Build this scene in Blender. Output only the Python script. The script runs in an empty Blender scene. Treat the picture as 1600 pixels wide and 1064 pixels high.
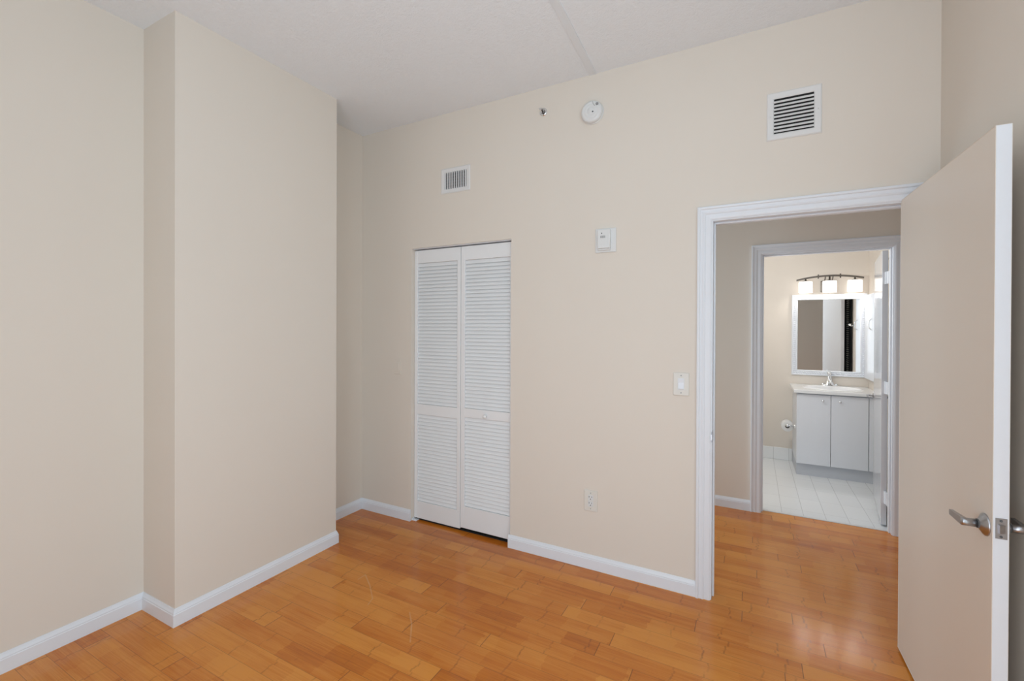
import bpy, bmesh, math, random
from mathutils import Vector, Matrix

random.seed(4)
sc = bpy.context.scene
col = sc.collection
PI = math.pi

# ------------------------------------------------------------ camera
cd = bpy.data.cameras.new('camera')
cd.sensor_width = 36.0
cd.lens = 705.95 * 36.0 / 1600.0
cd.shift_y = -(532.0 - 513.89) / 1600.0
cd.clip_start = 0.02
cam = bpy.data.objects.new('camera', cd)
col.objects.link(cam)
fw = Vector((-0.47032155, 0.88248438, -0.00435471))
rt = Vector((0.88247858, 0.47033722, 0.00380171))
upv = Vector((-0.00540314, 0.00205491, 0.99998329))
M3 = Matrix((rt, upv, -fw)).transposed()
cam.matrix_world = Matrix.Translation((0, 0, 1.468)) @ M3.to_4x4()
sc.camera = cam

# ------------------------------------------------------------ light and exposure
sc.view_settings.view_transform = 'Standard'
sc.view_settings.look = 'None'
sc.view_settings.gamma = 1.0
sc.view_settings.use_curve_mapping = False
sc.view_settings.exposure = 0.02
wd = bpy.data.worlds.new('world')
sc.world = wd
wd.use_nodes = True
wd.node_tree.nodes['Background'].inputs[0].default_value = (0.80, 0.90, 1.0, 1)
wd.node_tree.nodes['Background'].inputs[1].default_value = 0.6


def area(name, loc, direction, sx, sy, power, color=(1, 1, 1)):
    l = bpy.data.lights.new(name, 'AREA')
    l.shape = 'RECTANGLE'
    l.size, l.size_y, l.energy, l.color = sx, sy, power, color
    o = bpy.data.objects.new(name, l)
    o.location = loc
    o.rotation_euler = Vector(direction).to_track_quat('-Z', 'Y').to_euler()
    col.objects.link(o)
    return o


def bulb(name, loc, power, color, size):
    l = bpy.data.lights.new(name, 'POINT')
    l.energy, l.color, l.shadow_soft_size = power, color, size
    o = bpy.data.objects.new(name, l)
    o.location = loc
    col.objects.link(o)


# daylight arriving through the tall windows of the room (beside and behind the camera), plus an added hall fill
area('daylight_side_window', (0.84, 0.25, 1.3), (-1, 0, 0), 1.9, 2.5, 23, (0.68, 0.90, 1.0))
area('daylight_rear_window', (-0.45, -0.90, 1.2), (0, 1, 0), 1.1, 2.3, 33, (0.80, 0.92, 1.04))
area('hall_fill', (-1.21, 3.43, 1.25), (1, 0, 0), 1.2, 2.2, 17, (0.80, 0.95, 1.06))  # unseen source added at the hall end to brighten the hall
# added fill light out of view by the camera, bounced off the ceiling
area('ceiling_bounce_fill', (0.38, -0.15, 1.95), (0, 0, 1), 0.4, 0.4, 15, (0.76, 0.95, 1.12))
# unseen fill light added inside the bathroom, no fixture built
bulb('bathroom_fill', (-0.15, 4.45, 1.9), 18, (0.92, 0.98, 1.03), 0.15)
VANITY_C = (1.0, 0.95, 0.89)

# ------------------------------------------------------------ main dimensions
D = 2.65        # far wall
C = 3.0         # ceiling
XC, Y1, Y2 = -2.4854, 1.1704, 2.1377
XL, XA, XR = -2.7903, -2.7833, 0.727
YB = -0.8       # wall behind the camera
HALL = 4.095
BB = 5.86       # bathroom back wall


# ------------------------------------------------------------ node helpers
class G:
    def __init__(self, name):
        self.m = bpy.data.materials.new(name)
        self.m.use_nodes = True
        self.nt = self.m.node_tree
        self.b = self.nt.nodes['Principled BSDF']

    def n(self, t, **kw):
        x = self.nt.nodes.new(t)
        for k, v in kw.items():
            setattr(x, k, v)
        return x

    def put(self, sock, v):
        if hasattr(v, 'links') or isinstance(v, bpy.types.NodeSocket):
            self.nt.links.new(v, sock)
        else:
            sock.default_value = v

    def math(self, op, a, b=None, c=None):
        x = self.n('ShaderNodeMath', operation=op)
        self.put(x.inputs[0], a)
        if b is not None:
            self.put(x.inputs[1], b)
        if c is not None:
            self.put(x.inputs[2], c)
        return x.outputs[0]

    def mix(self, f, a, b, mode='MIX'):
        x = self.n('ShaderNodeMix', data_type='RGBA', blend_type=mode)
        self.put(x.inputs[0], f)
        for s, v in ((x.inputs[6], a), (x.inputs[7], b)):
            self.put(s, v if isinstance(v, bpy.types.NodeSocket) else (*v, 1))
        return x.outputs[2]

    def xyz(self, x=0.0, y=0.0, z=0.0):
        n = self.n('ShaderNodeCombineXYZ')
        for s, v in zip(n.inputs, (x, y, z)):
            self.put(s, v)
        return n.outputs[0]

    def white(self, v, out='Value'):
        n = self.n('ShaderNodeTexWhiteNoise', noise_dimensions='3D')
        self.put(n.inputs['Vector'], v)
        return n.outputs[out]

    def noise(self, vec, scale, detail=2.0, rough=0.5):
        n = self.n('ShaderNodeTexNoise')
        if vec is not None:
            self.put(n.inputs['Vector'], vec)
        n.inputs['Scale'].default_value = scale
        n.inputs['Detail'].default_value = detail
        n.inputs['Roughness'].default_value = rough
        return n.outputs['Fac']

    def ramp(self, f, pts):
        n = self.n('ShaderNodeValToRGB')
        while len(n.color_ramp.elements) < len(pts):
            n.color_ramp.elements.new(0.5)
        for e, (p, c) in zip(n.color_ramp.elements, pts):
            e.position = p
            e.color = (*c, 1)
        self.put(n.inputs[0], f)
        return n.outputs[0]

    def bump(self, h, strength, dist):
        n = self.n('ShaderNodeBump')
        n.inputs['Strength'].default_value = strength
        n.inputs['Distance'].default_value = dist
        self.put(n.inputs['Height'], h)
        self.nt.links.new(n.outputs[0], self.b.inputs['Normal'])

    def coords(self):
        t = self.n('ShaderNodeTexCoord')
        s = self.n('ShaderNodeSeparateXYZ')
        self.nt.links.new(t.outputs['Object'], s.inputs[0])
        return t.outputs['Object'], s.outputs[0], s.outputs[1], s.outputs[2]

    def base(self, c, rough=0.5, metal=0.0, spec=0.5):
        self.put(self.b.inputs['Base Color'], c if isinstance(c, bpy.types.NodeSocket) else (*c, 1))
        self.put(self.b.inputs['Roughness'], rough)
        self.b.inputs['Metallic'].default_value = metal
        self.b.inputs['Specular IOR Level'].default_value = spec


def paint(name, c, rough=0.5, var=0.02, bs=0.0, scale=260, spec=0.5, metal=0.0, dist=0.001):
    g = G(name)
    v, x, y, z = g.coords()
    f = g.noise(v, 3.0, 3.0)
    lo = tuple(q * (1 - var) for q in c)
    hi = tuple(min(1, q * (1 + var)) for q in c)
    g.base(g.mix(f, lo, hi), rough, metal, spec)
    if bs:
        g.bump(g.noise(v, scale, 2.0), bs, dist)
    return g.m


MAT = {}
WALL = (0.800, 0.728, 0.645)
MAT['wall'] = paint('wall_paint', WALL, 0.6, 0.01, 0.10, 220, 0.3)
MAT['doorpaint'] = paint('door_paint', WALL, 0.42, 0.012, 0.06, 120, 0.4)
MAT['white'] = paint('white_trim_paint', (0.83, 0.855, 0.90), 0.35, 0.01)
MAT['louver'] = paint('white_louver_paint', (0.88, 0.885, 0.89), 0.45, 0.01)
MAT['plastic'] = paint('white_plastic', (0.80, 0.80, 0.79), 0.35, 0.01)
MAT['ivory'] = paint('ivory_plastic', (0.79, 0.76, 0.70), 0.4, 0.01)
MAT['vent'] = paint('vent_enamel', (0.80, 0.79, 0.78), 0.4, 0.01)
MAT['dark'] = paint('dark_recess', (0.012, 0.012, 0.012), 0.8, 0.05)
MAT['darkgrey'] = paint('dark_mark', (0.10, 0.10, 0.10), 0.6, 0.05)
MAT['greymark'] = paint('grey_mark', (0.35, 0.35, 0.35), 0.6, 0.05)
MAT['steel'] = paint('satin_nickel', (0.44, 0.44, 0.455), 0.30, 0.03, metal=1.0)
MAT['chrome'] = paint('chrome', (0.80, 0.81, 0.82), 0.10, 0.01, metal=1.0)
MAT['bronze'] = paint('brushed_dark_nickel', (0.20, 0.18, 0.16), 0.38, 0.05, metal=1.0)
MAT['vanity'] = paint('white_laminate', (0.80, 0.82, 0.86), 0.38, 0.008)
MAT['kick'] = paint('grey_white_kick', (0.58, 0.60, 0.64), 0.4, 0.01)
MAT['ceramic'] = paint('white_cultured_marble', (0.86, 0.86, 0.86), 0.15, 0.01)
MAT['gloss'] = paint('glossy_white_door', (0.76, 0.77, 0.80), 0.12, 0.01)
MAT['paper'] = paint('tissue_paper', (0.85, 0.84, 0.82), 0.9, 0.02, 0.2, 400)
MAT['curtain'] = paint('black_fabric', (0.010, 0.010, 0.010), 0.8, 0.1, 0.2, 500)
MAT['bead'] = paint('pale_beads', (0.55, 0.52, 0.46), 0.3, 0.1)
MAT['mirror'] = paint('mirror_silver', (0.86, 0.87, 0.87), 0.01, 0.0, metal=1.0)

g = G('ceiling_texture')
v, x, y, z = g.coords()
h1 = g.noise(v, 95, 3.0, 0.6)
h2 = g.noise(v, 38, 2.0, 0.5)
g.base((0.90, 0.925, 0.955), 0.8, 0, 0.2)
g.bump(g.math('ADD', h1, g.math('MULTIPLY', h2, 0.8)), 0.45, 0.007)
MAT['ceiling'] = g.m

# bamboo plank floor, boards run along X, with two pale scratches
SCRATCHES = [[(-2.013, 1.892), (-2.013, 1.946), (-1.906, 1.877), (-1.803, 1.795), (-1.783, 1.742)], [(-1.547, 1.797), (-1.478, 1.732), (-1.399, 1.630)]]
g = G('bamboo_planks')
v, x, y, z = g.coords()
W, L = 0.0963, 0.98
r = g.math('DIVIDE', g.math('SUBTRACT', y, 2.915 - 60 * W), W)
row = g.math('FLOOR', r)
fy = g.math('SUBTRACT', r, row)
rr = g.white(g.xyz(row, 3.3, 0.0))
xs = g.math('ADD', g.math('DIVIDE', x, L), g.math('MULTIPLY', rr, 9.7))
idx = g.math('FLOOR', xs)
fx = g.math('SUBTRACT', xs, idx)
dx = g.math('MULTIPLY', g.math('MINIMUM', fx, g.math('SUBTRACT', 1.0, fx)), L)
dy = g.math('MULTIPLY', g.math('MINIMUM', fy, g.math('SUBTRACT', 1.0, fy)), W)
lam = g.math('FLOOR', g.math('MULTIPLY', fy, 5.0))
pr = g.white(g.xyz(row, idx, 1.0))
lr = g.white(g.xyz(row, idx, g.math('ADD', lam, 5.0)))
# grain and broad tone
gv = g.xyz(g.math('MULTIPLY', x, 6.0), g.math('MULTIPLY', y, 210.0), g.math('MULTIPLY', pr, 20.0))
grain = g.noise(gv, 1.0, 3.0, 0.6)
bv = g.xyz(g.math('MULTIPLY', x, 3.0), g.math('MULTIPLY', y, 18.0), g.math('MULTIPLY', pr, 20.0))
broad = g.noise(bv, 1.0, 2.0, 0.5)
wob = g.noise(g.xyz(g.math('MULTIPLY', x, 8.0), g.math('MULTIPLY', y, 22.0), row), 1.0, 1.0)
nx = g.math('ADD', g.math('DIVIDE', g.math('ADD', x, g.math('MULTIPLY', g.math('SUBTRACT', wob, 0.5), 0.022)), 0.235), g.math('ADD', g.math('MULTIPLY', pr, 5.0), g.math('MULTIPLY', lr, 0.06)))
seg = g.white(g.xyz(g.math('FLOOR', nx), row, 7.0))
tone = g.math('ADD', g.math('ADD', g.math('MULTIPLY', pr, 0.26), g.math('MULTIPLY', seg, 0.20)), g.math('ADD', g.math('MULTIPLY', grain, 0.50), g.math('ADD', g.math('MULTIPLY', lr, 0.10), g.math('MULTIPLY', broad, 0.30))))
cbase = g.ramp(tone, [(0.30, (0.405, 0.100, 0.008)), (0.55, (0.585, 0.172, 0.017)), (0.82, (0.720, 0.272, 0.042))])
# bamboo knuckles: broken, wandering ticks across the board
nd = g.math('MULTIPLY', g.math('ABSOLUTE', g.math('SUBTRACT', g.math('FRACT', nx), 0.5)), 0.235)
nid = g.white(g.xyz(g.math('FLOOR', nx), row, lam))
mr = g.n('ShaderNodeMapRange', interpolation_type='SMOOTHSTEP')
g.put(mr.inputs[0], nd)
mr.inputs[1].default_value = 0.0010
mr.inputs[2].default_value = 0.0065
mr.inputs[3].default_value = 1.0
mr.inputs[4].default_value = 0.0
node = g.math('MULTIPLY', mr.outputs[0], g.math('SUBTRACT', g.math('ADD', g.math('MULTIPLY', nid, 0.28), g.math('MULTIPLY', g.white(g.xyz(g.math('FLOOR', nx), row, 2.0)), 0.38)), 0.14))
node = g.math('MAXIMUM', node, 0.0)
c1 = g.mix(node, cbase, (0.19, 0.052, 0.008))


def line(dist, a, b):
    q = g.n('ShaderNodeMapRange', interpolation_type='SMOOTHSTEP')
    g.put(q.inputs[0], dist)
    q.inputs[1].default_value, q.inputs[2].default_value = a, b
    q.inputs[3].default_value, q.inputs[4].default_value = 1.0, 0.0
    return q.outputs[0]


sj = line(dx, 0.0006, 0.0022)
sl = g.math('MULTIPLY', line(dy, 0.0002, 0.0016), 0.62)
seam = g.math('MAXIMUM', sj, sl)
c2 = g.mix(g.math('MULTIPLY', seam, 0.8), c1, (0.075, 0.028, 0.010))


def scratch(pts, width):
    best = None
    for (ax, ay), (bx, by) in zip(pts, pts[1:]):
        ex, ey = bx - ax, by - ay
        ll = ex * ex + ey * ey
        px, py = g.math('SUBTRACT', x, ax), g.math('SUBTRACT', y, ay)
        t = g.math('DIVIDE', g.math('ADD', g.math('MULTIPLY', px, ex), g.math('MULTIPLY', py, ey)), ll)
        t = g.math('MINIMUM', g.math('MAXIMUM', t, 0.0), 1.0)
        qx = g.math('SUBTRACT', px, g.math('MULTIPLY', t, ex))
        qy = g.math('SUBTRACT', py, g.math('MULTIPLY', t, ey))
        d = g.math('SQRT', g.math('ADD', g.math('MULTIPLY', qx, qx), g.math('MULTIPLY', qy, qy)))
        best = d if best is None else g.math('MINIMUM', best, d)
    return g.math('MULTIPLY', line(best, width * 0.3, width), g.math('ADD', 0.15, g.math('MULTIPLY', wob, 0.6)))


for sc_pts in SCRATCHES:
    c2 = g.mix(scratch(sc_pts, 0.005), c2, (0.72, 0.42, 0.18))
g.base(c2, g.math('ADD', 0.125, g.math("MULTIPLY", grain, 0.07)), 0, 0.5)
tilt = g.math('MULTIPLY', g.math('SUBTRACT', fy, 0.5), g.math('MULTIPLY', g.math('SUBTRACT', pr, 0.5), 0.6))
hgt = g.math('ADD', g.math('SUBTRACT', g.math('MULTIPLY', grain, 0.05), seam), tilt)
g.bump(hgt, 0.30, 0.0008)
MAT['bamboo'] = g.m

# white bathroom tiles
g = G('white_floor_tiles')
v, x, y, z = g.coords()
T = 0.1475


def grid(c, off, t):
    q = g.math('DIVIDE', g.math('SUBTRACT', c, off - 20 * t), t)
    f = g.math('FRACT', q)
    return g.math('MULTIPLY', g.math('MINIMUM', f, g.math('SUBTRACT', 1.0, f)), t), g.math('FLOOR', q)


gx, ix = grid(x, 0.2115, T)
gy, iy = grid(y, 4.30, T * 2)
gro = g.math('MAXIMUM', line(gx, 0.0008, 0.0028), g.math('MULTIPLY', line(gy, 0.0008, 0.0028), 0.6))
tr = g.white(g.xyz(ix, iy, 0.0))
tc = g.mix(tr, (0.89, 0.90, 0.905), (0.92, 0.93, 0.93))
g.base(g.mix(g.math('MULTIPLY', gro, 0.7), tc, (0.52, 0.52, 0.51)), 0.16, 0, 0.5)
g.bump(gro, 0.2, -0.001)
MAT['tile'] = g.m

g = G('lit_frosted_glass')
g.base((0.9, 0.9, 0.9), 0.3)
g.b.inputs['Emission Color'].default_value = (*VANITY_C, 1)
g.b.inputs['Emission Strength'].default_value = 1.0
MAT['lamp'] = g.m
g = G('lit_bulb')
g.base((0.9, 0.9, 0.9), 0.3)
g.b.inputs['Emission Color'].default_value = (*VANITY_C, 1)
g.b.inputs['Emission Strength'].default_value = 45.0
MAT['bulb'] = g.m


# ------------------------------------------------------------ mesh helpers
class MB:
    def __init__(self):
        self.bm = bmesh.new()

    def face(self, vs, smooth=False):
        try:
            f = self.bm.faces.new(vs)
            f.smooth = smooth
            return f
        except ValueError:
            return None

    def box(self, x0, x1, y0, y1, z0, z1, bev=0.0, seg=2):
        bm = bmesh.new()
        bmesh.ops.create_cube(bm, size=1.0)
        for q in bm.verts:
            q.co = Vector(((x0 + x1) / 2 + q.co.x * (x1 - x0), (y0 + y1) / 2 + q.co.y * (y1 - y0), (z0 + z1) / 2 + q.co.z * (z1 - z0)))
        if bev:
            bmesh.ops.bevel(bm, geom=bm.edges[:], offset=bev, segments=seg, affect='EDGES', profile=0.5)
        self.merge(bm)
        return self

    def merge(self, bm, mat=None):
        mp = {}
        for q in bm.verts:
            mp[q] = self.bm.verts.new(mat @ q.co if mat else q.co)
        for f in bm.faces:
            nf = self.face([mp[q] for q in f.verts])
            if nf:
                nf.smooth = f.smooth
        bm.free()

    def lathe(self, pts, origin, axis, seg=32, smooth=True, sx=1.0, sy=1.0):
        """pts: (radius, height along axis)."""
        a = Vector(axis).normalized()
        u = a.orthogonal().normalized()
        if abs(a.z) > 0.99:
            u = Vector((1, 0, 0))
        w = a.cross(u)
        o = Vector(origin)
        rings = []
        for (rad, h) in pts:
            if rad < 1e-6:
                rings.append([self.bm.verts.new(o + a * h)])
            else:
                rings.append([self.bm.verts.new(o + a * h + u * (rad * sx * math.cos(2 * PI * i / seg)) + w * (rad * sy * math.sin(2 * PI * i / seg))) for i in range(seg)])
        for A, B in zip(rings, rings[1:]):
            for i in range(seg):
                j = (i + 1) % seg
                if len(A) == 1 and len(B) == 1:
                    continue
                if len(A) == 1:
                    self.face([A[0], B[i], B[j]], smooth)
                elif len(B) == 1:
                    self.face([A[i], A[j], B[0]], smooth)
                else:
                    self.face([A[i], A[j], B[j], B[i]], smooth)
        return self

    def cyl(self, p0, p1, rad, seg=20, r1=None):
        p0, p1 = Vector(p0), Vector(p1)
        h = (p1 - p0).length
        r1 = rad if r1 is None else r1
        self.lathe([(0, 0), (rad, 0), (rad, 0), (r1, h), (r1, h), (0, h)], p0, p1 - p0, seg)
        return self

    def tube(self, path, rad, seg=12):
        path = [Vector(p) for p in path]
        rings = []
        ref = None
        for i, p in enumerate(path):
            t = (path[min(i + 1, len(path) - 1)] - path[max(i - 1, 0)]).normalized()
            if ref is None:
                ref = t.orthogonal().normalized()
            ref = (ref - t * ref.dot(t)).normalized()
            w = t.cross(ref)
            rd = rad[i] if isinstance(rad, (list, tuple)) else rad
            rings.append([self.bm.verts.new(p + ref * rd * math.cos(2 * PI * k / seg) + w * rd * math.sin(2 * PI * k / seg)) for k in range(seg)])
        for A, B in zip(rings, rings[1:]):
            for i in range(seg):
                j = (i + 1) % seg
                self.face([A[i], A[j], B[j], B[i]], True)
        self.face(list(reversed(rings[0])))
        self.face(rings[-1])
        return self

    def sweep(self, path, prof, up, closed=False, smooth=False):
        """profile (lateral, out) carried along a mitred path; lateral = tangent x up."""
        path = [Vector(p) for p in path]
        up = Vector(up)
        n = len(path)
        rings = []
        for i, p in enumerate(path):
            ts = []
            if i > 0 or closed:
                ts.append((p - path[i - 1]).normalized())
            if i < n - 1 or closed:
                ts.append((path[(i + 1) % n] - p).normalized())
            ls = [t.cross(up).normalized() for t in ts]
            lat = sum(ls, Vector()) / len(ls)
            lat = lat / lat.length_squared if lat.length_squared > 1e-6 else ls[0]
            rings.append([self.bm.verts.new(p + lat * a + up * b) for (a, b) in prof])
        m = len(prof)
        seq = list(zip(rings, rings[1:])) + ([(rings[-1], rings[0])] if closed else [])
        for A, B in seq:
            for k in range(m):
                self.face([A[k], A[(k + 1) % m], B[(k + 1) % m], B[k]], smooth)
        if not closed:
            self.face(list(reversed(rings[0])))
            self.face(rings[-1])
        return self

    def prism(self, poly, axis_a, axis_b, d0, d1):
        """poly: list of 3D points; extruded by vector from d0 to d1."""
        A = [self.bm.verts.new(Vector(p) + Vector(d0)) for p in poly]
        B = [self.bm.verts.new(Vector(p) + Vector(d1)) for p in poly]
        self.face(list(reversed(A)))
        self.face(B)
        k = len(poly)
        for i in range(k):
            self.face([A[i], A[(i + 1) % k], B[(i + 1) % k], B[i]])
        return self

    def build(self, name, mat, parent=None, loc=None, smooth_angle=None):
        bmesh.ops.recalc_face_normals(self.bm, faces=self.bm.faces[:])
        me = bpy.data.meshes.new(name)
        if parent is not None:
            L0 = Vector(parent.get('_o', (0, 0, 0)))
        else:
            L0 = Vector(loc) if loc else Vector()
        for q in self.bm.verts:
            q.co -= L0
        self.bm.to_mesh(me)
        self.bm.free()
        me.materials.append(MAT[mat] if isinstance(mat, str) else mat)
        o = bpy.data.objects.new(name, me)
        col.objects.link(o)
        o['_o'] = tuple(L0)
        if parent is not None:
            o.parent = parent
        else:
            o.location = L0
        return o


def empty(name, loc, label=None, cat=None, group=None, kind=None):
    o = bpy.data.objects.new(name, None)
    o.location = loc
    o.empty_display_size = 0.05
    o['_o'] = tuple(loc)
    col.objects.link(o)
    return tag(o, label, cat, group, kind)


def tag(o, label=None, cat=None, group=None, kind=None):
    if label:
        o['label'] = label
    if cat:
        o['category'] = cat
    if group:
        o['group'] = group
    if kind:
        o['kind'] = kind
    return o


def struct(o, label=None, cat=None):
    return tag(o, label, cat, None, 'structure')


def wall_x(name, x0, x1, y0, y1, z0, z1, holes, mat='wall'):
    """wall running along X with rectangular holes (xa, xb, za, zb)."""
    b = MB()
    xs = sorted({x0, x1, *[h[0] for h in holes], *[h[1] for h in holes]})
    zs = sorted({z0, z1, *[h[2] for h in holes], *[h[3] for h in holes]})

    def solid(i, k):
        if not (0 <= i < len(xs) - 1 and 0 <= k < len(zs) - 1):
            return False
        cx, cz = (xs[i] + xs[i + 1]) / 2, (zs[k] + zs[k + 1]) / 2
        return not any(h[0] < cx < h[1] and h[2] < cz < h[3] for h in holes)
    vc = {}

    def V(i, j, k):
        key = (i, j, k)
        if key not in vc:
            vc[key] = b.bm.verts.new((xs[i], (y0, y1)[j], zs[k]))
        return vc[key]
    for i in range(len(xs) - 1):
        for k in range(len(zs) - 1):
            if not solid(i, k):
                continue
            b.face([V(i, 0, k), V(i + 1, 0, k), V(i + 1, 0, k + 1), V(i, 0, k + 1)])
            b.face([V(i, 1, k), V(i, 1, k + 1), V(i + 1, 1, k + 1), V(i + 1, 1, k)])
            if not solid(i - 1, k):
                b.face([V(i, 0, k), V(i, 0, k + 1), V(i, 1, k + 1), V(i, 1, k)])
            if not solid(i + 1, k):
                b.face([V(i + 1, 0, k), V(i + 1, 1, k), V(i + 1, 1, k + 1), V(i + 1, 0, k + 1)])
            if not solid(i, k - 1):
                b.face([V(i, 0, k), V(i, 1, k), V(i + 1, 1, k), V(i + 1, 0, k)])
            if not solid(i, k + 1):
                b.face([V(i, 0, k + 1), V(i + 1, 0, k + 1), V(i + 1, 1, k + 1), V(i, 1, k + 1)])
    return struct(b.build(name, mat))


def wall_y(name, x0, x1, y0, y1, z0, z1, holes, mat='wall'):
    o = wall_x(name, y0, y1, x0, x1, z0, z1, holes, mat)
    for q in o.data.vertices:
        q.co.x, q.co.y = q.co.y, q.co.x
    o.data.flip_normals()
    return o


# ------------------------------------------------------------ structure: room shell
OX0, OX1 = -0.19, 0.640          # bedroom door clear opening
BX0, BX1 = 0.067, 0.876          # bathroom door clear opening
CX0, CX1 = -2.272, -1.420        # closet opening
struct(MB().box(-3.1, 2.0, YB - 0.12, 4.16, -0.10, 0.0).build('floor', 'bamboo'))
struct(MB().box(-0.9, 2.0, 4.16, 6.1, -0.10, 0.0).build('floor_bathroom', 'tile'))
struct(MB().box(-3.1, XR + 0.3, YB - 0.3, D + 0.12, C, C + 0.1).build('ceiling', 'ceiling'))
struct(MB().box(-1.4, 2.0, D + 0.12, 6.1, 2.62, 2.72).build('ceiling_hall', 'ceiling'))
wall_x('wall_far', -3.0, XR + 0.2, D, D + 0.12, 0, C, [(CX0, CX1, 0, 2.054), (OX0 - 0.018, OX1 + 0.018, 0, 2.058)])
struct(MB().box(XL - 0.2, XL, YB, Y1 + 0.02, 0, C).build('wall_left', 'wall'))
struct(MB().box(XL - 0.2, XC, Y1, Y2, 0, C).build('wall_chase', 'wall'))
struct(MB().box(XL - 0.2, XA, Y2 - 0.02, D, 0, C).build('wall_alcove', 'wall'))
wall_y('wall_right', XR, XR + 0.16, YB - 0.12, D, 0, C, [(-0.7, 1.2, 0.05, 2.55)])
wall_x('wall_back', -3.0, XR, YB - 0.12, YB, 0, C, [(-1.0, 0.1, 0.05, 2.35)])
# window frames in the two walls the photograph does not look at
w = MB()
w.sweep([(XR + 0.05, -0.7, 0.05), (XR + 0.05, 1.2, 0.05), (XR + 0.05, 1.2, 2.55), (XR + 0.05, -0.7, 2.55)],
        [(0, -0.03), (-0.05, -0.03), (-0.05, 0.03), (0, 0.03)], (1, 0, 0), True)
struct(w.build('window_1', 'white'))
w = MB()
w.sweep([(-1.0, YB - 0.05, 0.05), (0.1, YB - 0.05, 0.05), (0.1, YB - 0.05, 2.35), (-1.0, YB - 0.05, 2.35)],
        [(0, -0.03), (0.05, -0.03), (0.05, 0.03), (0, 0.03)], (0, 1, 0), True)
struct(w.build('window_2', 'white'))
# closet box
struct(MB().box(CX0 + 0.001, CX1 - 0.001, 2.700, 3.28, 0.0, 0.006).build('floor_closet_shade', paint('closet_shade_dark', (0.020, 0.017, 0.015), 0.95, 0.1)))  # near-black sheet painting in the shade seen under the bifold leaves
struct(MB().box(-2.5, -1.2, 3.28, 3.38, 0, 2.6).build('wall_closet_back', 'wall'))
struct(MB().box(-2.5, -2.4, D + 0.12, 3.28, 0, 2.6).build('wall_closet_left', 'wall'))
struct(MB().box(-1.3, -1.2, D + 0.12, 3.28, 0, 2.6).build('wall_closet_right', 'wall'))
struct(MB().box(-2.5, -1.2, D + 0.12, 3.38, 2.6, 2.68).build('ceiling_closet', 'wall'))
# hall
wall_x('wall_hall', -1.3, 2.0, HALL, HALL + 0.11, 0, 2.62, [(BX0 - 0.018, BX1 + 0.018, 0, 2.064)])
wall_y('wall_hall_left', -1.3, -1.2, D + 0.12, HALL, 0, 2.62, [(2.85, 4.03, 0.06, 2.4)])
struct(MB().box(1.9, 2.0, D + 0.12, HALL, 0, 2.62).build('wall_hall_right', 'wall'))
struct(MB().box(XR + 0.2, 2.0, D, D + 0.12, 0, 2.62).build('wall_hall_near', 'wall'))
# bathroom
struct(MB().box(-0.9, 2.0, BB, BB + 0.1, 0, 2.62).build('wall_bath_back', 'wall'))
struct(MB().box(-0.8, -0.7, HALL + 0.11, BB, 0, 2.62).build('wall_bath_left', 'wall'))
struct(MB().box(1.9, 2.0, HALL + 0.11, BB, 0, 2.62).build('wall_bath_right', 'wall'))
struct(MB().box(1.056, 1.16, 4.97, BB, 0, 2.62).build('wall_bath_wing', 'wall'))

# ------------------------------------------------------------ structure: trim
BASE = [(0, 0), (0.013, 0), (0.013, 0.058), (0.0105, 0.061), (0.0105, 0.066), (0.006, 0.075), (0.003, 0.084), (0, 0.084)]
b = MB()
b.sweep([(XL, YB, 0), (XL, Y1, 0), (XC, Y1, 0), (XC, Y2, 0), (XA, Y2, 0), (XA, D, 0), (CX0 - 0.001, D, 0)], BASE, (0, 0, 1))
struct(b.build('baseboard_left', 'white'))
struct(MB().sweep([(CX1 - 0.012, D, 0), (OX0 - 0.076, D, 0)], BASE, (0, 0, 1)).build('baseboard_far', 'white'))
struct(MB().sweep([(XR, D, 0), (XR, YB, 0)], BASE, (0, 0, 1)).build('baseboard_right', 'white'))
b = MB()
b.sweep([(-1.19, HALL, 0), (BX0 - 0.076, HALL, 0)], BASE, (0, 0, 1))
struct(b.build('baseboard_hall', 'white'))
b = MB()
b.box(-0.7, 0.392, BB - 0.010, BB, 0.0, 0.135, 0.003)
struct(b.build('baseboard_bath', 'tile'))

CAS = [(0, 0), (0.072, 0), (0.072, 0.017), (0.066, 0.019), (0.060, 0.018), (0.056, 0.013), (0.050, 0.012), (0.040, 0.014),
       (0.034, 0.012), (0.030, 0.0085), (0.022, 0.009), (0.012, 0.010), (0.006, 0.009), (0.0, 0.006)]


def casing(name, x0, x1, z, y, mat='white'):
    rev = 0.006
    # path up the left side, across, down the right side; lateral (t x up) must point outwards
    p = [(x0 - rev, y, 0), (x0 - rev, y, z + rev), (x1 + rev, y, z + rev), (x1 + rev, y, 0)]
    m = MB()
    m.sweep(p, [(-a, o) for a, o in CAS], (0, -1, 0))
    return m


def jamb(m, x0, x1, z, y0, y1, ystop):
    t = 0.018
    m.box(x0 - t, x0, y0, y1, 0, z + t, 0.001, 1)
    m.box(x1, x1 + t, y0, y1, 0, z + t, 0.001, 1)
    m.box(x0, x1, y0, y1, z, z + t, 0.001, 1)
    m.box(x0, x0 + 0.010, ystop, ystop + 0.035, 0, z, 0.002, 1)
    m.box(x1 - 0.010, x1, ystop, ystop + 0.035, 0, z, 0.002, 1)
    m.box(x0 + 0.010, x1 - 0.010, ystop, ystop + 0.035, z - 0.010, z, 0.002, 1)
    return m


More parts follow.
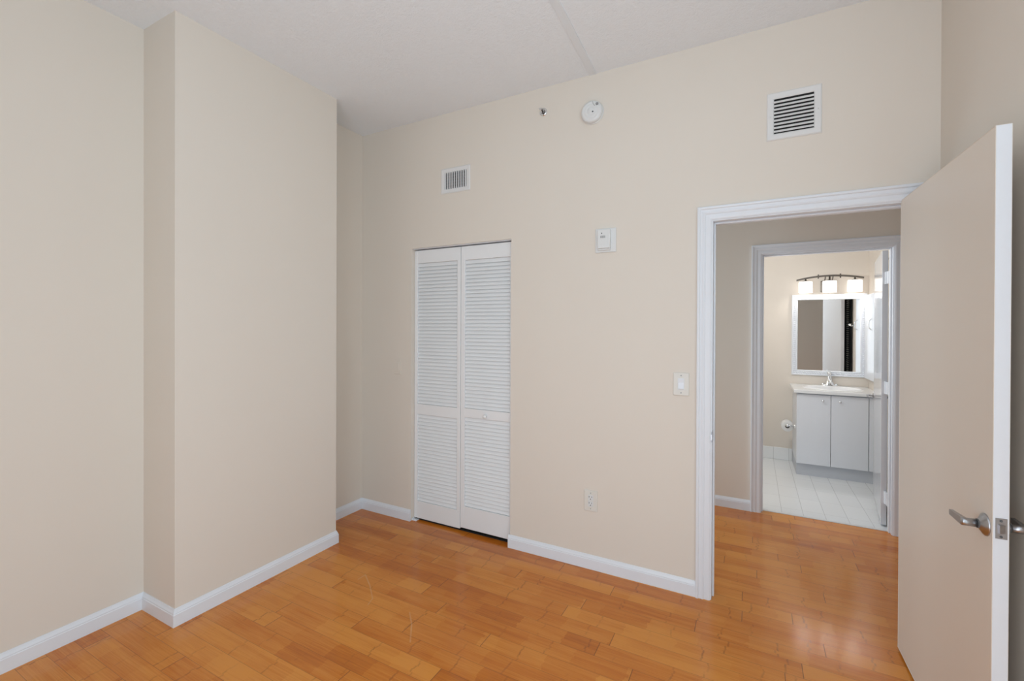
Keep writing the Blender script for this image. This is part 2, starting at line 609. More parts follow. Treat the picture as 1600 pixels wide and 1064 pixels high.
# trim_1: bedroom door frame, trim_2: bathroom door frame
t1 = struct(jamb(MB(), OX0, OX1, 2.040, D - 0.001, D + 0.121, D + 0.042).build('trim_1', 'white'))
o = casing('casing', OX0, OX1, 2.040, D).build('casing', 'white', t1)
s = MB()
s.box(OX0 - 0.0035, OX0 + 0.0012, D - 0.001, D + 0.040, 0.850, 0.908, 0.0008, 1)
s.box(OX0 - 0.0075, OX0 + 0.0012, D - 0.009, D + 0.001, 0.862, 0.896, 0.0008, 1)
s.build('strike_plate', 'steel', t1)
t2 = struct(jamb(MB(), BX0, BX1, 2.046, HALL - 0.001, HALL + 0.111, HALL + 0.030).build('trim_2', 'white'))
casing('casing', BX0, BX1, 2.046, HALL).build('casing', 'white', t2)
# trim_3: flat strip on the ceiling, slightly askew
m = MB()
m.prism([(-0.800, 0.9, C + 0.001), (-0.757, 0.9, C + 0.001), (-0.839, D, C + 0.001), (-0.880, D, C + 0.001)], None, None, (0, 0, 0), (0, 0, -0.005))
struct(m.build('trim_3', paint('ceiling_strip_paint', (0.83, 0.853, 0.88), 0.6, 0.01)))
# trim_4: metal threshold between bamboo and tile
struct(MB().box(BX0, BX1, 4.150, 4.180, -0.001, 0.004, 0.002, 2).build('trim_4', paint('threshold_marble', (0.72, 0.72, 0.71), 0.3, 0.02)))

# ------------------------------------------------------------ bifold closet door
bf = empty('door_1', ((CX0 + CX1) / 2, 2.72, 0.0), 'white louvred bifold closet door in two folding leaves beside the alcove', 'door', None, 'structure')


def slats(m, x0, x1, z0, z1, yc, pitch):
    n = int(round((z1 - z0) / pitch))
    p = (z1 - z0) / n
    for i in range(n):
        zc = z0 + (i + 0.5) * p
        prof = [(-0.0072, -0.0112), (-0.0072, -0.0136), (0.0075, 0.0118), (0.0048, 0.0146)]
        poly = [(0, yc + a, zc + c) for a, c in prof]
        poly = [poly[0], poly[1], poly[2], poly[3]]
        m.prism(poly, None, None, (x0, 0, 0), (x1, 0, 0))


def leaf(x0, x1, zb, zt, rails, inner):
    fr = MB()
    yf, yb = 2.684, 2.714
    fr.box(x0, inner[0], yf, yb, zb, zt, 0.002, 1)
    fr.box(inner[1], x1, yf, yb, zb, zt, 0.002, 1)
    for (a, c) in rails:
        fr.box(inner[0] - 0.002, inner[1] + 0.002, yf + 0.0005, yb - 0.0005, a, c, 0.0015, 1)
    lf = fr.build('door_leaf', 'louver', bf)
    lv = MB()
    for (a, c), (d, e) in zip(rails, rails[1:]):
        slats(lv, inner[0] - 0.003, inner[1] + 0.003, c + 0.002, d - 0.002, (yf + yb) / 2, 0.0262)
    lv.build('louvers', 'louver', lf)
    return lf


leaf(-2.270, -1.850, 0.018, 2.042, [(0.018, 0.147), (0.806, 0.884), (1.946, 2.042)], (-2.242, -1.878))
rl = leaf(-1.846, -1.422, 0.029, 2.042, [(0.029, 0.185), (0.824, 0.888), (1.944, 2.042)], (-1.812, -1.446))
MB().lathe([(0.006, 0.002), (0.006, -0.010), (0.013, -0.014), (0.015, -0.019), (0.012, -0.025), (0, -0.027)], (-1.633, 2.684, 0.846), (0, 1, 0), 20).build('knob', 'louver', rl)
k = MB()
k.box(CX0 + 0.001, CX0 + 0.040, 2.662, 2.700, 0.0, 0.006, 0.001, 1)
k.box(CX0 + 0.001, CX0 + 0.004, 2.655, 2.683, 0.006, 0.016)
k.cyl((CX0 + 0.022, 2.670, 0.006), (CX0 + 0.022, 2.670, 0.011), 0.008)
k.build('floor_bracket', 'white', bf)
MB().box(CX0, CX1, 2.662, 2.730, 2.0490, 2.0535).build('track', 'white', bf)

# ------------------------------------------------------------ open bedroom door
HX, HY = 0.594, 2.652
FX, FY = 0.612, 1.795
dirv = Vector((FX - HX, FY - HY, 0)).normalized()       # hinge -> free edge
nrm = Vector((dirv.y, -dirv.x, 0))                       # towards -X (visible face)
if nrm.x > 0:
    nrm = -nrm
DW = (Vector((FX - HX, FY - HY, 0))).length
TH = 0.033


def dpt(s, o, z):
    """s along the leaf from hinge, o out of the visible face, z up."""
    q = Vector((HX, HY, 0)) + dirv * s + nrm * o
    return Vector((q.x, q.y, z))


def dbox(s0, s1, o0, o1, z0, z1, bev=0.0, seg=2, mbo=None):
    mb = mbo or MB()
    bm = bmesh.new()
    bmesh.ops.create_cube(bm, size=1.0)
    for q in bm.verts:
        q.co = dpt((s0 + s1) / 2 + q.co.x * (s1 - s0), (o0 + o1) / 2 + q.co.y * (o1 - o0), (z0 + z1) / 2 + q.co.z * (z1 - z0))
    if bev:
        bmesh.ops.bevel(bm, geom=bm.edges[:], offset=bev, segments=seg, affect='EDGES', profile=0.5)
    mb.merge(bm)
    return mb


dr = empty('door_2', (HX, HY, 0.0), 'open beige flush bedroom door with white edge and lever handle', 'door', None, 'structure')
dbox(0, DW, -TH, 0, 0.012, 2.050, 0.0012, 1).build('door_leaf', 'doorpaint', dr)
dbox(DW - 0.0005, DW + 0.0009, -TH + 0.0002, -0.0002, 0.0125, 2.0495).build('edge_strip', 'white', dr)['label'] = 'white painted latch edge'
dbox(DW - 0.10, DW + 0.0, -0.01, -0.005, 2.0499, 2.0503).build('top_edge', 'white', dr) if False else None
ls, lz = 0.814, 0.889
for side in (1, -1):
    f0 = 0.0 if side == 1 else -TH
    nn = nrm * side
    h = MB()
    h.lathe([(0.0325, 0.0), (0.0325, 0.003), (0.031, 0.005), (0.0135, 0.0165), (0.0125, 0.017), (0, 0.017)], dpt(ls, f0, lz), nn, 36)
    ros = h.build('rosette', 'steel', dr)
    MB().lathe([(0.0135, 0.0), (0.0135, 0.0), (0.0135, 0.003), (0, 0.003)], dpt(ls, f0 + side * 0.0165, lz), nn, 24).build('collar', 'darkgrey', ros)
    q = MB()
    q.lathe([(0, 0), (0.0118, 0), (0.0118, 0.034), (0.0105, 0.0365), (0, 0.037)], dpt(ls, f0 + side * 0.018, lz), nn, 24)
    # flat lever blade, running back towards the hinge and leaning out a little at its tip
    sec = []
    for t in (0.0, 0.12, 0.4, 0.7, 0.94, 1.0):
        sc_ = ls + 0.002 - t * 0.082
        oc = 0.0480 + 0.006 * t
        hw = 0.0116 - 0.0036 * t if t < 1 else 0.0065
        th = 0.0062 - 0.0022 * t if t < 1 else 0.003
        sec.append([dpt(sc_, f0 + side * (oc + a), lz + c) for a, c in ((-th, -hw), (th, -hw), (th, hw), (-th, hw))])
    vv = [[q.bm.verts.new(p) for p in s_] for s_ in sec]
    for A, B in zip(vv, vv[1:]):
        for i in range(4):
            q.face([A[i], A[(i + 1) % 4], B[(i + 1) % 4], B[i]])
    q.face(vv[0])
    q.face(vv[-1])
    q.build('lever_handle', 'steel', dr)
lp = dbox(DW + 0.0003, DW + 0.0022, -TH + 0.004, -0.005, 0.868, 0.926, 0.0006, 1).build('latch_plate', 'steel', dr)
bo = MB()
P0 = [dpt(DW + 0.002, -TH + 0.008, 0.884), dpt(DW + 0.002, -0.011, 0.884), dpt(DW + 0.010, -0.011, 0.884), dpt(DW + 0.003, -TH + 0.008, 0.884)]
bo.prism(P0, None, None, (0, 0, 0), (0, 0, 0.024))
bo.build('latch_bolt', 'steel', lp)
for zz in (0.874, 0.919):
    MB().cyl(dpt(DW + 0.0020, -TH / 2, zz), dpt(DW + 0.0030, -TH / 2, zz), 0.0035, 14).build('screw', 'darkgrey', lp)
for zz in (0.22, 1.03, 1.84):
    hb = MB()
    hb.cyl(dpt(0.002, -TH - 0.005, zz - 0.045), dpt(0.002, -TH - 0.005, zz + 0.045), 0.006, 14)
    hb.build('hinge', 'white', dr)

# ------------------------------------------------------------ bathroom door, swung into the bathroom
bdr = empty('door_3', (0.845, 4.250, 0.0), 'white bathroom door swung inwards, seen almost edge on', 'door', None, 'structure')
HX, HY = 0.845, 4.250
FX, FY = 0.942, 5.005
dirv = Vector((FX - HX, FY - HY, 0)).normalized()
nrm = Vector((-dirv.y, dirv.x, 0))
if nrm.x > 0:
    nrm = -nrm
DW = (Vector((FX - HX, FY - HY, 0))).length
TH = 0.035
dbox(0, DW, -TH, 0, 0.012, 2.0445, 0.0012, 1).build('door_leaf', 'gloss', bdr)
for side in (1, -1):
    f0 = 0.0 if side == 1 else -TH
    nn = nrm * side
    h = MB()
    h.lathe([(0.031, 0.0), (0.031, 0.003), (0.028, 0.007), (0.014, 0.012), (0.0105, 0.014), (0.0105, 0.048), (0, 0.050)], dpt(DW - 0.065, f0, 0.885), nn, 24)
    for t0, t1_ in ((0.0, 0.11),):
        h.cyl(dpt(DW - 0.060, f0 + side * 0.046, 0.885), dpt(DW - 0.060 - 0.105, f0 + side * 0.050, 0.885), 0.008, 14)
    h.build('lever_handle', 'steel', bdr)
for zz in (0.22, 1.03, 1.84):
    hb = MB()
    hb.box(0.838, 0.8562, 4.2060, 4.2520, zz - 0.045, zz + 0.045)
    hb.box(0.8562, 0.8575, 4.170, 4.2075, zz - 0.045, zz + 0.045)
    hb.box(0.845, 0.8785, 4.2480, 4.2505, zz - 0.045, zz + 0.045)
    hb = MB()
    hb.cyl((0.868, 4.228, zz - 0.046), (0.868, 4.228, zz + 0.046), 0.007, 14)
    hb.box(0.8660, 0.8765, 4.1700, 4.2300, zz - 0.045, zz + 0.045, 0.001, 1)
    hb.box(0.8600, 0.8765, 4.2260, 4.2520, zz - 0.045, zz + 0.045, 0.001, 1)
    hb.build('hinge', 'white', bdr)

# ------------------------------------------------------------ wall fittings on the far wall
# supply vent (vertical blades)
v1 = empty('supply_vent', (-1.870, D, 2.424), 'small square white air vent with upright blades above the closet door', 'air vent', 'wall air vents')
VF = [(0, 0), (0, 0.006), (0.006, 0.009), (0.030, 0.005), (0.032, -0.02), (0.030, -0.02)]


def vent_frame(x0, x1, z0, z1, border):
    m = MB()
    prof = [(0, 0), (0, 0.004), (0.005, 0.008), (border - 0.004, 0.006), (border, 0.003), (border, 0.0)]
    m.sweep([(x0, D, z0), (x0, D, z1), (x1, D, z1), (x1, D, z0)], prof, (0, -1, 0), True)
    return m


vent_frame(-1.995, -1.746, 2.424, 2.603, 0.031).build('frame', 'vent', v1)
MB().box(-1.966, -1.775, D - 0.0012, D - 0.0002, 2.453, 2.574).build('duct_opening', 'dark', v1)
m = MB()
for i in range(10):
    xx = -1.9555 + i * 0.0190
    m.prism([(xx - 0.0022, D - 0.009, 0), (xx + 0.0010, D - 0.009, 0), (xx + 0.0036, D - 0.0012, 0), (xx + 0.0004, D - 0.0012, 0)], None, None, (0, 0, 2.453), (0, 0, 2.574))
m.build('blades', 'vent', v1)
m = MB()
for i in range(6):
    zz = 2.462 + i * 0.0205
    m.box(-1.966, -1.775, D - 0.0026, D - 0.0010, zz, zz + 0.0025)
m.build('cross_blades', 'greymark', v1)
# return vent (horizontal louvres)
v2 = empty('return_vent', (0.174, D, 2.418), 'large white air vent with level black-gapped slats above the doorway', 'air vent', 'wall air vents')
vent_frame(0.057, 0.2905, 2.418, 2.657, 0.032).build('frame', 'vent', v2)
MB().box(0.088, 0.260, D - 0.0012, D - 0.0002, 2.449, 2.626).build('duct_opening', 'dark', v2)
m = MB()
nl = 9
for i in range(nl):
    zz = 2.455 + i * (0.166 / nl)
    m.prism([(0, D - 0.0090, zz + 0.0005), (0, D - 0.0078, zz - 0.0005), (0, D - 0.0012, zz + 0.0112), (0, D - 0.0026, zz + 0.0118)], None, None, (0.088, 0, 0), (0.260, 0, 0))
m.build('slats', 'vent', v2)
for xx in (0.072, 0.2755):
    MB().cyl((xx, D - 0.0066, 2.5375), (xx, D - 0.0086, 2.5375), 0.003, 12).build('screw', 'vent', v2)

# sprinkler head
sp = empty('sprinkler_head', (-1.190, D, 2.843), 'small chrome sidewall fire sprinkler high on the wall under the ceiling', 'sprinkler')
MB().lathe([(0.026, 0.0), (0.026, 0.002), (0.022, 0.006), (0.014, 0.008), (0.014, 0.003), (0, 0.003)], (-1.190, D, 2.843), (0, -1, 0), 28).build('escutcheon', 'chrome', sp)
m = MB()
m.cyl((-1.190, D - 0.003, 2.843), (-1.190, D - 0.020, 2.843), 0.008, 16)
m.tube([(-1.190, D - 0.016, 2.855), (-1.190, D - 0.034, 2.853), (-1.190, D - 0.044, 2.845)], 0.0022, 8)
m.tube([(-1.190, D - 0.016, 2.831), (-1.190, D - 0.034, 2.833), (-1.190, D - 0.044, 2.841)], 0.0022, 8)
m.build('frame_arms', 'chrome', sp)
m = MB()
m.cyl((-1.190, D - 0.020, 2.843), (-1.190, D - 0.040, 2.843), 0.003, 12)
m.build('bulb', 'dark', sp)
m = MB()
m.box(-1.199, -1.181, D - 0.047, D - 0.045, 2.838, 2.851, 0.001, 1)
m.build('deflector', 'chrome', sp)

# smoke detector
sx, sz = -0.862, 2.763
sd = empty('smoke_detector', (sx, D, sz), 'round white smoke alarm high on the far wall', 'smoke detector')
MB().lathe([(0.068, 0), (0.068, 0.008), (0.066, 0.010), (0.062, 0.010), (0, 0.010)], (sx, D, sz), (0, -1, 0), 56).build('base_plate', 'plastic', sd)
bd = MB().lathe([(0.0645, 0.010), (0.0655, 0.012), (0.0655, 0.026), (0.063, 0.033), (0.054, 0.038), (0.045, 0.0395), (0.043, 0.0385), (0.041, 0.040), (0.026, 0.042), (0.0245, 0.0410), (0.023, 0.0425), (0, 0.043)], (sx, D, sz), (0, -1, 0), 56).build('body', 'plastic', sd)
m = MB()
m.lathe([(0.0085, 0.0), (0.0085, 0.0), (0.0085, 0.004), (0.0055, 0.004), (0.0055, 0.001), (0, 0.001)], (sx + 0.038, D - 0.0385, sz + 0.034), (0, -1, 0), 20)
m.build('test_button', 'greymark', sd)
MB().cyl((sx + 0.012, D - 0.042, sz - 0.008), (sx + 0.012, D - 0.0445, sz - 0.008), 0.0045, 14).build('indicator_light', 'darkgrey', sd)
m = MB()
m.tube([(sx + 0.010, D - 0.0390, sz + 0.054), (sx + 0.014, D - 0.0405, sz + 0.040), (sx + 0.024, D - 0.0415, sz + 0.024)], 0.0014, 6)
m.build('seam_line', 'greymark', sd)


# thermostat
def plate(x0, x1, z0, z1, t, bev):
    return MB().box(x0, x1, D - t, D + 0.0005, z0, z1, bev, 3)


th = empty('thermostat', (-0.778, D, 1.915), 'white wall thermostat on a backing plate above the level of the light switch', 'thermostat')
plate(-0.841, -0.715, 1.915, 2.058, 0.008, 0.003).build('backing_plate', 'plastic', th)
tb = MB().box(-0.821, -0.746, D - 0.030, D - 0.007, 1.937, 2.048, 0.003, 2).build('body', 'plastic', th)
m = MB()
for i in range(5):
    m.box(-0.803 + i * 0.0062, -0.799 + i * 0.0062, D - 0.0308, D - 0.029, 1.998, 2.012)
m.build('grille', 'greymark', tb)
m = MB()
m.prism([(-0.7985, D - 0.0308, 2.022), (-0.7985, D - 0.0308, 2.031), (-0.7905, D - 0.0308, 2.0265)], None, None, (0, 0, 0), (0, 0.0015, 0))
m.build('arrow_mark', 'darkgrey', tb)
MB().box(-0.819, -0.748, D - 0.0225, D - 0.007, 1.927, 1.9365, 0.001, 1).build('slide_lever', 'plastic', th)

# light switch beside the doorway
ls_ = empty('light_switch', (-0.3485, D, 1.092), 'ivory wall plate with a white rocker light switch beside the doorway casing', 'light switch', 'wall switches')
plate(-0.390, -0.307, 1.092, 1.218, 0.007, 0.003).build('wall_plate', 'ivory', ls_)
MB().box(-0.3665, -0.3305, D - 0.0085, D - 0.006, 1.1215, 1.1885, 0.0008, 1).build('rocker_frame', 'plastic', ls_)
m = MB()
m.prism([(0, D - 0.0075, 1.126), (0, D - 0.0140, 1.130), (0, D - 0.0090, 1.163), (0, D - 0.0115, 1.184), (0, D - 0.0075, 1.185)], None, None, (-0.3625, 0, 0), (-0.3345, 0, 0))
m.build('rocker', MAT['white'], ls_)
for zz in (1.107, 1.203):
    MB().cyl((-0.3485, D - 0.0068, zz), (-0.3485, D - 0.0080, zz), 0.0033, 14).build('screw', 'greymark', ls_)

# wall outlet
ol = empty('power_outlet', (-0.8635, D, 0.351), 'ivory double power outlet low on the far wall above the baseboard', 'outlet')
plate(-0.905, -0.822, 0.351, 0.476, 0.007, 0.003).build('wall_plate', 'ivory', ol)
for zz in (0.395, 0.432):
    fc = MB().box(-0.8805, -0.8465, D - 0.0095, D - 0.006, zz - 0.0165, zz + 0.0165, 0.003, 2).build('receptacle', 'plastic', ol)
    m = MB()
    m.box(-0.8735, -0.8705, D - 0.0100, D - 0.0090, zz + 0.002, zz + 0.011)
    m.box(-0.8570, -0.8540, D - 0.0100, D - 0.0090, zz + 0.003, zz + 0.010)
    m.cyl((-0.8635, D - 0.0090, zz - 0.007), (-0.8635, D - 0.0100, zz - 0.007), 0.0032, 14)
    m.build('slots', 'darkgrey', fc)
for zz in (0.366, 0.461):
    MB().cyl((-0.8635, D - 0.0068, zz), (-0.8635, D - 0.0080, zz), 0.0030, 14).build('screw', 'greymark', ol)

# painted-over plate beside the closet
ps = empty('painted_wall_plate', (-2.406, D, 1.103), 'wall plate painted beige like the wall, between the alcove corner and closet', 'wall plate', 'wall switches')
plate(-2.441, -2.371, 1.103, 1.222, 0.006, 0.0025).build('wall_plate', 'wall', ps)
MB().box(-2.4225, -2.3895, D - 0.0085, D - 0.005, 1.129, 1.196, 0.001, 1).build('rocker', 'wall', ps)

# ------------------------------------------------------------ bathroom: vanity
VX0, VX1, VY = 0.392, 1.0545, 5.345
va = empty('bathroom_vanity', (0.72, 5.6, 0.0), 'white two-door bathroom vanity cabinet with small chrome knobs', 'vanity cabinet')
m = MB()
m.box(VX0, VX0 + 0.016, VY + 0.002, BB - 0.002, 0.118, 0.822)
m.box(VX1 - 0.016, VX1, VY + 0.002, BB - 0.002, 0.118, 0.822)
m.box(VX0 + 0.016, VX1 - 0.016, VY + 0.02, BB - 0.002, 0.118, 0.134)
m.box(VX0 + 0.016, VX1 - 0.016, VY + 0.004, VY + 0.020, 0.79, 0.822)
m.box(VX0 + 0.016, VX1 - 0.016, BB - 0.012, BB - 0.002, 0.134, 0.79)
m.build('body', 'vanity', va)
m = MB()
m.box(VX0 + 0.001, VX1, VY + 0.012, VY + 0.028, 0.0, 0.118)
m.box(VX0 + 0.001, VX0 + 0.016, VY + 0.028, BB - 0.002, 0.0, 0.118)
m.build('toe_kick', 'kick', va)
for (a, c, kx) in ((0.392, 0.6715, 0.6075), (0.6755, 0.967, 0.7455)):
    d = MB().box(a, c, VY - 0.018, VY, 0.120, 0.812, 0.0015, 2).build('cabinet_door', 'vanity', va)
    MB().lathe([(0.0045, -0.001), (0.0045, 0.012), (0.0105, 0.016), (0.0115, 0.021), (0.009, 0.026), (0, 0.027)], (kx, VY - 0.018, 0.757), (0, -1, 0), 20).build('knob', 'chrome', d)
MB().box(0.972, VX1, VY - 0.014, VY + 0.002, 0.120, 0.812, 0.001, 1).build('filler_panel', 'vanity', va)

# counter with moulded oval basin
ct = empty('countertop', (0.71, 5.6, 0.824), 'white vanity countertop with a shallow oval basin', 'countertop')
cx, cy, rx, ry = 0.715, 5.575, 0.245, 0.175
zt, zb = 0.856, 0.824
m = MB()
outer = []
N = 64
x0, x1, y0, y1 = 0.366, 1.0545, 5.300, BB - 0.001
for i in range(N):
    a = 2 * PI * i / N
    ca, sa = math.cos(a), math.sin(a)
    k = 1e9
    if ca > 1e-9: k = min(k, (x1 - cx) / ca)
    if ca < -1e-9: k = min(k, (x0 - cx) / ca)
    if sa > 1e-9: k = min(k, (y1 - cy) / sa)
    if sa < -1e-9: k = min(k, (y0 - cy) / sa)
    outer.append((cx + ca * k, cy + sa * k))
for (qx, qy) in ((x0, y0), (x1, y0), (x1, y1), (x0, y1)):
    j = min(range(N), key=lambda i: (outer[i][0] - qx) ** 2 + (outer[i][1] - qy) ** 2)
    outer[j] = (qx, qy)
prof = [(1.06, zt), (1.03, zt + 0.006), (0.99, zt + 0.007), (0.94, zt - 0.002), (0.86, zt - 0.035), (0.66, zt - 0.090), (0.35, zt - 0.118), (0.08, zt - 0.124)]
r0b = [m.bm.verts.new((p[0], p[1], zb)) for p in outer]
r0 = [m.bm.verts.new((p[0], p[1], zt - 0.006)) for p in outer]
r1 = [m.bm.verts.new((cx + (p[0] - cx) * 0.985, cy + (p[1] - cy) * 0.985, zt)) for p in outer]
rings = [r0b, r0, r1]
for (s_, zz) in prof:
    rings.append([m.bm.verts.new((cx + rx * s_ * math.cos(2 * PI * i / N), cy + ry * s_ * math.sin(2 * PI * i / N), zz)) for i in range(N)])
for q, (A, B) in enumerate(zip(rings, rings[1:])):
    for i in range(N):
        j = (i + 1) % N
        m.face([A[i], A[j], B[j], B[i]], q >= 3)
m.face(rings[-1])
m.build('slab', 'ceramic', ct)
MB().lathe([(0.018, 0), (0.018, 0.003), (0.012, 0.004), (0, 0.002)], (cx, cy, zt - 0.1245), (0, 0, 1), 20).build('drain', 'chrome', ct)

# faucet
fx_, fy_, fz = 0.718, 5.800, zt
fa = empty('faucet', (fx_, fy_, fz), 'chrome single-post basin faucet at the back of the vanity top', 'faucet')
m = MB()
m.lathe([(0.078, 0.0), (0.078, 0.006), (0.070, 0.013), (0.045, 0.018), (0.0, 0.018)], (fx_, fy_, fz), (0, 0, 1), 32, True, 1.0, 0.36)
m.build('base', 'chrome', fa)
m = MB()
m.lathe([(0.046, 0.014), (0.038, 0.030), (0.027, 0.055), (0.021, 0.080), (0.019, 0.098), (0.012, 0.106), (0, 0.108)], (fx_, fy_, fz), (0, 0, 1), 28, True, 1.0, 0.62)
m.build('body', 'chrome', fa)
m = MB()
m.tube([(fx_, fy_ - 0.010, fz + 0.050), (fx_, fy_ - 0.050, fz + 0.062), (fx_, fy_ - 0.095, fz + 0.060), (fx_, fy_ - 0.112, fz + 0.048)], [0.016, 0.014, 0.012, 0.011], 16)
m.build('spout', 'chrome', fa)
m = MB()
m.lathe([(0.010, 0.104), (0.010, 0.114), (0.016, 0.120), (0.021, 0.134), (0.020, 0.146), (0.010, 0.153), (0, 0.154)], (fx_, fy_, fz), (0, 0, 1), 24)
m.tube([(fx_, fy_ - 0.005, fz + 0.142), (fx_, fy_ - 0.045, fz + 0.156)], [0.007, 0.005], 10)
m.build('lever', 'chrome', fa)
for sgn in (-1, 1):
    m = MB()
    m.lathe([(0.013, 0.008), (0.012, 0.020), (0.008, 0.026), (0, 0.028)], (fx_ + sgn * 0.060, fy_, fz), (0, 0, 1), 18)
    m.build('cap', 'chrome', fa)

# mirror
mx0, mx1, mz0, mz1 = 0.378, 1.042, 0.956, 1.829
mi = empty('wall_mirror', (0.71, BB, mz0), 'square wall mirror in a white beaded frame above the vanity', 'mirror')
b_ = 0.056
m = MB()
m.sweep([(mx0, BB, mz0), (mx0, BB, mz1), (mx1, BB, mz1), (mx1, BB, mz0)],
        [(0, 0), (0, 0.020), (0.004, 0.026), (0.010, 0.026), (0.014, 0.018), (0.040, 0.016), (0.044, 0.021), (0.050, 0.021), (b_, 0.012), (b_, 0.002)], (0, -1, 0), True)
fr = m.build('frame', 'white', mi)
m = MB()
pit = 0.0215
for (xa, za, xb, zb_) in ((mx0 + 0.027, mz0 + 0.03, mx0 + 0.027, mz1 - 0.03), (mx1 - 0.027, mz0 + 0.03, mx1 - 0.027, mz1 - 0.03), (mx0 + 0.05, mz1 - 0.027, mx1 - 0.05, mz1 - 0.027), (mx0 + 0.05, mz0 + 0.027, mx1 - 0.05, mz0 + 0.027)):
    Lq = math.hypot(xb - xa, zb_ - za)
    n_ = int(Lq / pit)
    for i in range(n_ + 1):
        t = i / n_
        px, pz = xa + (xb - xa) * t, za + (zb_ - za) * t
        vert = abs(zb_ - za) > abs(xb - xa)
        m.lathe([(0.0085, 0.0), (0.0075, 0.005), (0.004, 0.008), (0, 0.009)], (px, BB - 0.0155, pz), (0, -1, 0), 10, True, 1.3 if vert else 0.9, 0.75 if vert else 1.2)
m.build('bead_row', 'white', fr)
MB().box(mx0 + b_ - 0.004, mx1 - b_ + 0.004, BB - 0.0075, BB - 0.0005, mz0 + b_ - 0.004, mz1 - b_ + 0.004).build('mirror_glass', 'mirror', mi)

# vanity light bar
LY = 5.755
vl = empty('vanity_light', (0.71, BB, 1.99), 'curved dark metal bar light with three lit white glass shades above the mirror', 'light fixture')
m = MB()
m.box(0.640, 0.768, BB - 0.022, BB, 1.855, 1.975, 0.004, 2)
m.build('back_plate', 'bronze', vl)
m = MB()
pts = []
for i in range(25):
    t = -1 + 2 * i / 24
    pts.append((0.706 + 0.292 * t, LY, 2.019 - 0.036 * t * t + 0.002 * t))
vert = []
rings = []
for p in pts:
    rings.append([m.bm.verts.new((p[0], p[1] + a, p[2] + c)) for a, c in ((-0.006, -0.009), (0.006, -0.009), (0.006, 0.009), (-0.006, 0.009))])
for A, B in zip(rings, rings[1:]):
    for i in range(4):
        m.face([A[i], A[(i + 1) % 4], B[(i + 1) % 4], B[i]])
m.face(rings[0]); m.face(rings[-1])
m.build('bar', 'bronze', vl)
for ax in (0.672, 0.738):
    MB().tube([(ax, LY, 2.013), (ax, LY + 0.012, 1.992), (ax, LY + 0.055, 1.972), (ax, BB - 0.020, 1.962)], 0.0055, 10).build('arm', 'bronze', vl)
for ax in (0.610, 0.802):
    MB().cyl((ax, LY, 1.992), (ax, LY, 2.036), 0.006, 12).build('clip', 'bronze', vl)
for px in (0.497, 0.709, 0.924):
    tt = (px - 0.706) / 0.292
    zb0 = 2.019 - 0.036 * tt * tt
    m = MB()
    m.cyl((px, LY, 1.972), (px, LY, zb0 - 0.006), 0.008, 12)
    m.lathe([(0, 0.0), (0.033, 0.0), (0.036, 0.003), (0.024, 0.010), (0.010, 0.013), (0, 0.013)], (px, LY, 1.963), (0, 0, 1), 24)
    hd = m.build('shade_holder', 'bronze', vl)
    m = MB()
    m.lathe([(0, 0.118), (0.055, 0.118), (0.061, 0.115), (0.063, 0.108), (0.063, 0.0), (0.060, 0.0), (0.060, 0.100), (0.050, 0.112), (0, 0.112)], (px, LY, 1.846), (0, 0, 1), 32)
    m.build('glass_shade', 'lamp', hd)
    MB().lathe([(0.010, 0.085), (0.013, 0.060), (0.026, 0.034), (0.0285, 0.020), (0.024, 0.005), (0.012, -0.004), (0, -0.006)], (px, LY, 1.858), (0, 0, 1), 24).build('bulb', 'bulb', hd)

# recessed medicine cabinet on the wing wall
mc = empty('medicine_cabinet', (1.056, 5.64, 0.958), 'narrow white medicine cabinet on the side wall beside the mirror', 'cabinet')
MB().box(1.034, 1.0565, 5.43, 5.845, 0.965, 1.800, 0.002, 1).build('body', 'white', mc)
d = MB().box(1.020, 1.034, 5.42, 5.850, 0.955, 1.808, 0.003, 2).build('cabinet_door', 'white', mc)
m = MB()
hp = []
for i in range(13):
    t = -1 + 2 * i / 12
    hp.append((1.020 - 0.028 * (1 - t ** 4) + 0.002, 5.505, 1.505 + 0.055 * t))
m.tube(hp, 0.0048, 10)
m.build('pull_handle', 'chrome', d)

# toilet roll and its holder on the vanity side
tx, ty, tz = 0.326, 5.60, 0.447
tp = empty('toilet_paper_holder', (VX0, ty - 0.07, tz), 'chrome toilet paper holder fixed to the side of the vanity', 'paper holder')
MB().lathe([(0.024, 0), (0.024, 0.004), (0.014, 0.010), (0, 0.011)], (VX0, ty - 0.068, tz), (-1, 0, 0), 24).build('mount', 'chrome', tp)
m = MB()
m.tube([(VX0 - 0.004, ty - 0.068, tz), (tx + 0.012, ty - 0.068, tz), (tx + 0.003, ty - 0.066, tz), (tx, ty - 0.058, tz), (tx, ty + 0.060, tz)], 0.0075, 14)
m.lathe([(0.012, -0.004), (0.016, 0.0), (0.016, 0.006), (0.008, 0.012), (0, 0.013)], (tx, ty - 0.066, tz), (0, -1, 0), 20)
m.build('arm', 'chrome', tp)
m = MB()
m.lathe([(0.021, 0.0), (0.053, 0.0), (0.055, 0.002), (0.055, 0.098), (0.053, 0.1), (0.021, 0.1), (0.021, 0.0)], (tx, ty - 0.048, tz - 0.0125), (0, 1, 0), 40)
rl_ = tag(m.build('toilet_paper_roll', 'paper', None, (tx, ty, tz - 0.06)), 'white toilet paper roll hanging beside the vanity', 'toilet paper')
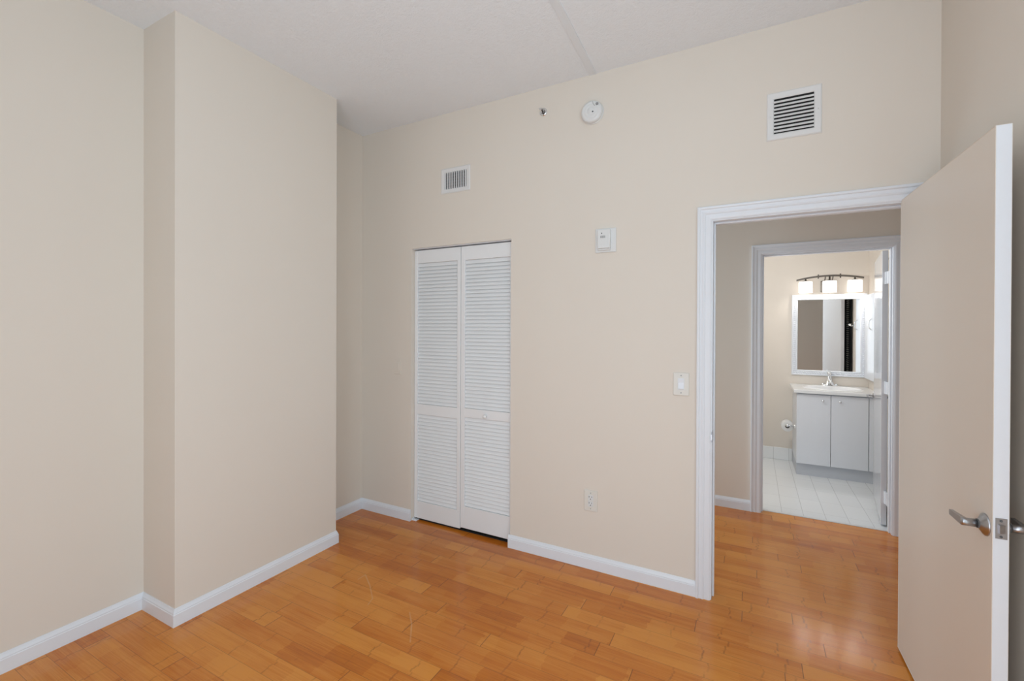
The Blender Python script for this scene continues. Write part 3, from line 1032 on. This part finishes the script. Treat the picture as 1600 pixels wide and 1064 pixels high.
MB().lathe([(0.0205, 0.001), (0.0205, 0.099), (0.0195, 0.099), (0.0195, 0.001), (0.0205, 0.001)], (tx, ty - 0.048, tz - 0.0125), (0, 1, 0), 24).build('cardboard_tube', paint('cardboard', (0.16, 0.14, 0.12), 0.9, 0.05), rl_)

# dark shower curtain across the tub opening behind the bathroom door
cr = empty('shower_curtain', (1.046, 4.63, 0.12), 'black shower curtain with a beaded edge, seen in the mirror', 'curtain')
m = MB()
path = []
n_ = 60
for i in range(n_ + 1):
    t = i / n_
    path.append((1.046 + 0.006 * math.sin(t * 2 * PI * 8), 4.235 + t * 0.785))
va_ = [m.bm.verts.new((p[0], p[1], 0.12)) for p in path]
vb_ = [m.bm.verts.new((p[0], p[1], 2.06)) for p in path]
for i in range(n_):
    m.face([va_[i], va_[i + 1], vb_[i + 1], vb_[i]], True)
cl = m.build('cloth', 'curtain', cr)
sm = cl.modifiers.new('thickness', 'SOLIDIFY')
sm.thickness = 0.003
for yy in (4.80, 4.865):
    m = MB()
    for k in range(74):
        m.lathe([(0, -0.008), (0.006, -0.005), (0.008, 0), (0.006, 0.005), (0, 0.008)], (1.034, yy, 0.14 + k * 0.026), (0, 0, 1), 8)
    m.build('bead_trim', 'bead', cl)
rd = tag(MB().tube([(1.046, 4.204, 2.075), (1.046, 4.60, 2.075), (1.046, 5.00, 2.075), (1.048, 5.03, 2.075), (1.058, 5.045, 2.075)], 0.010, 16).build('curtain_rod', 'chrome', None, (1.046, 4.204, 2.075)), 'chrome rod carrying the black shower curtain', 'curtain rod')

# robe hook on the wing wall, seen in the mirror
rh = empty('robe_hook', (1.056, 5.13, 1.50), 'chrome double robe hook on the side wall, seen in the mirror', 'hook')
MB().lathe([(0.024, -0.0005), (0.024, 0.004), (0.016, 0.008), (0, 0.009)], (1.056, 5.13, 1.505), (-1, 0, 0), 24).build('mount', 'chrome', rh)
for sg in (-1, 1):
    m = MB()
    m.tube([(1.050, 5.13, 1.505), (1.030, 5.13 + sg * 0.018, 1.492), (1.012, 5.13 + sg * 0.030, 1.500), (1.008, 5.13 + sg * 0.034, 1.520)], [0.006, 0.006, 0.006, 0.009], 10)
    m.build('hook_arm', 'chrome', rh)

for o in bpy.data.objects:
    if '_o' in o.keys():
        del o['_o']
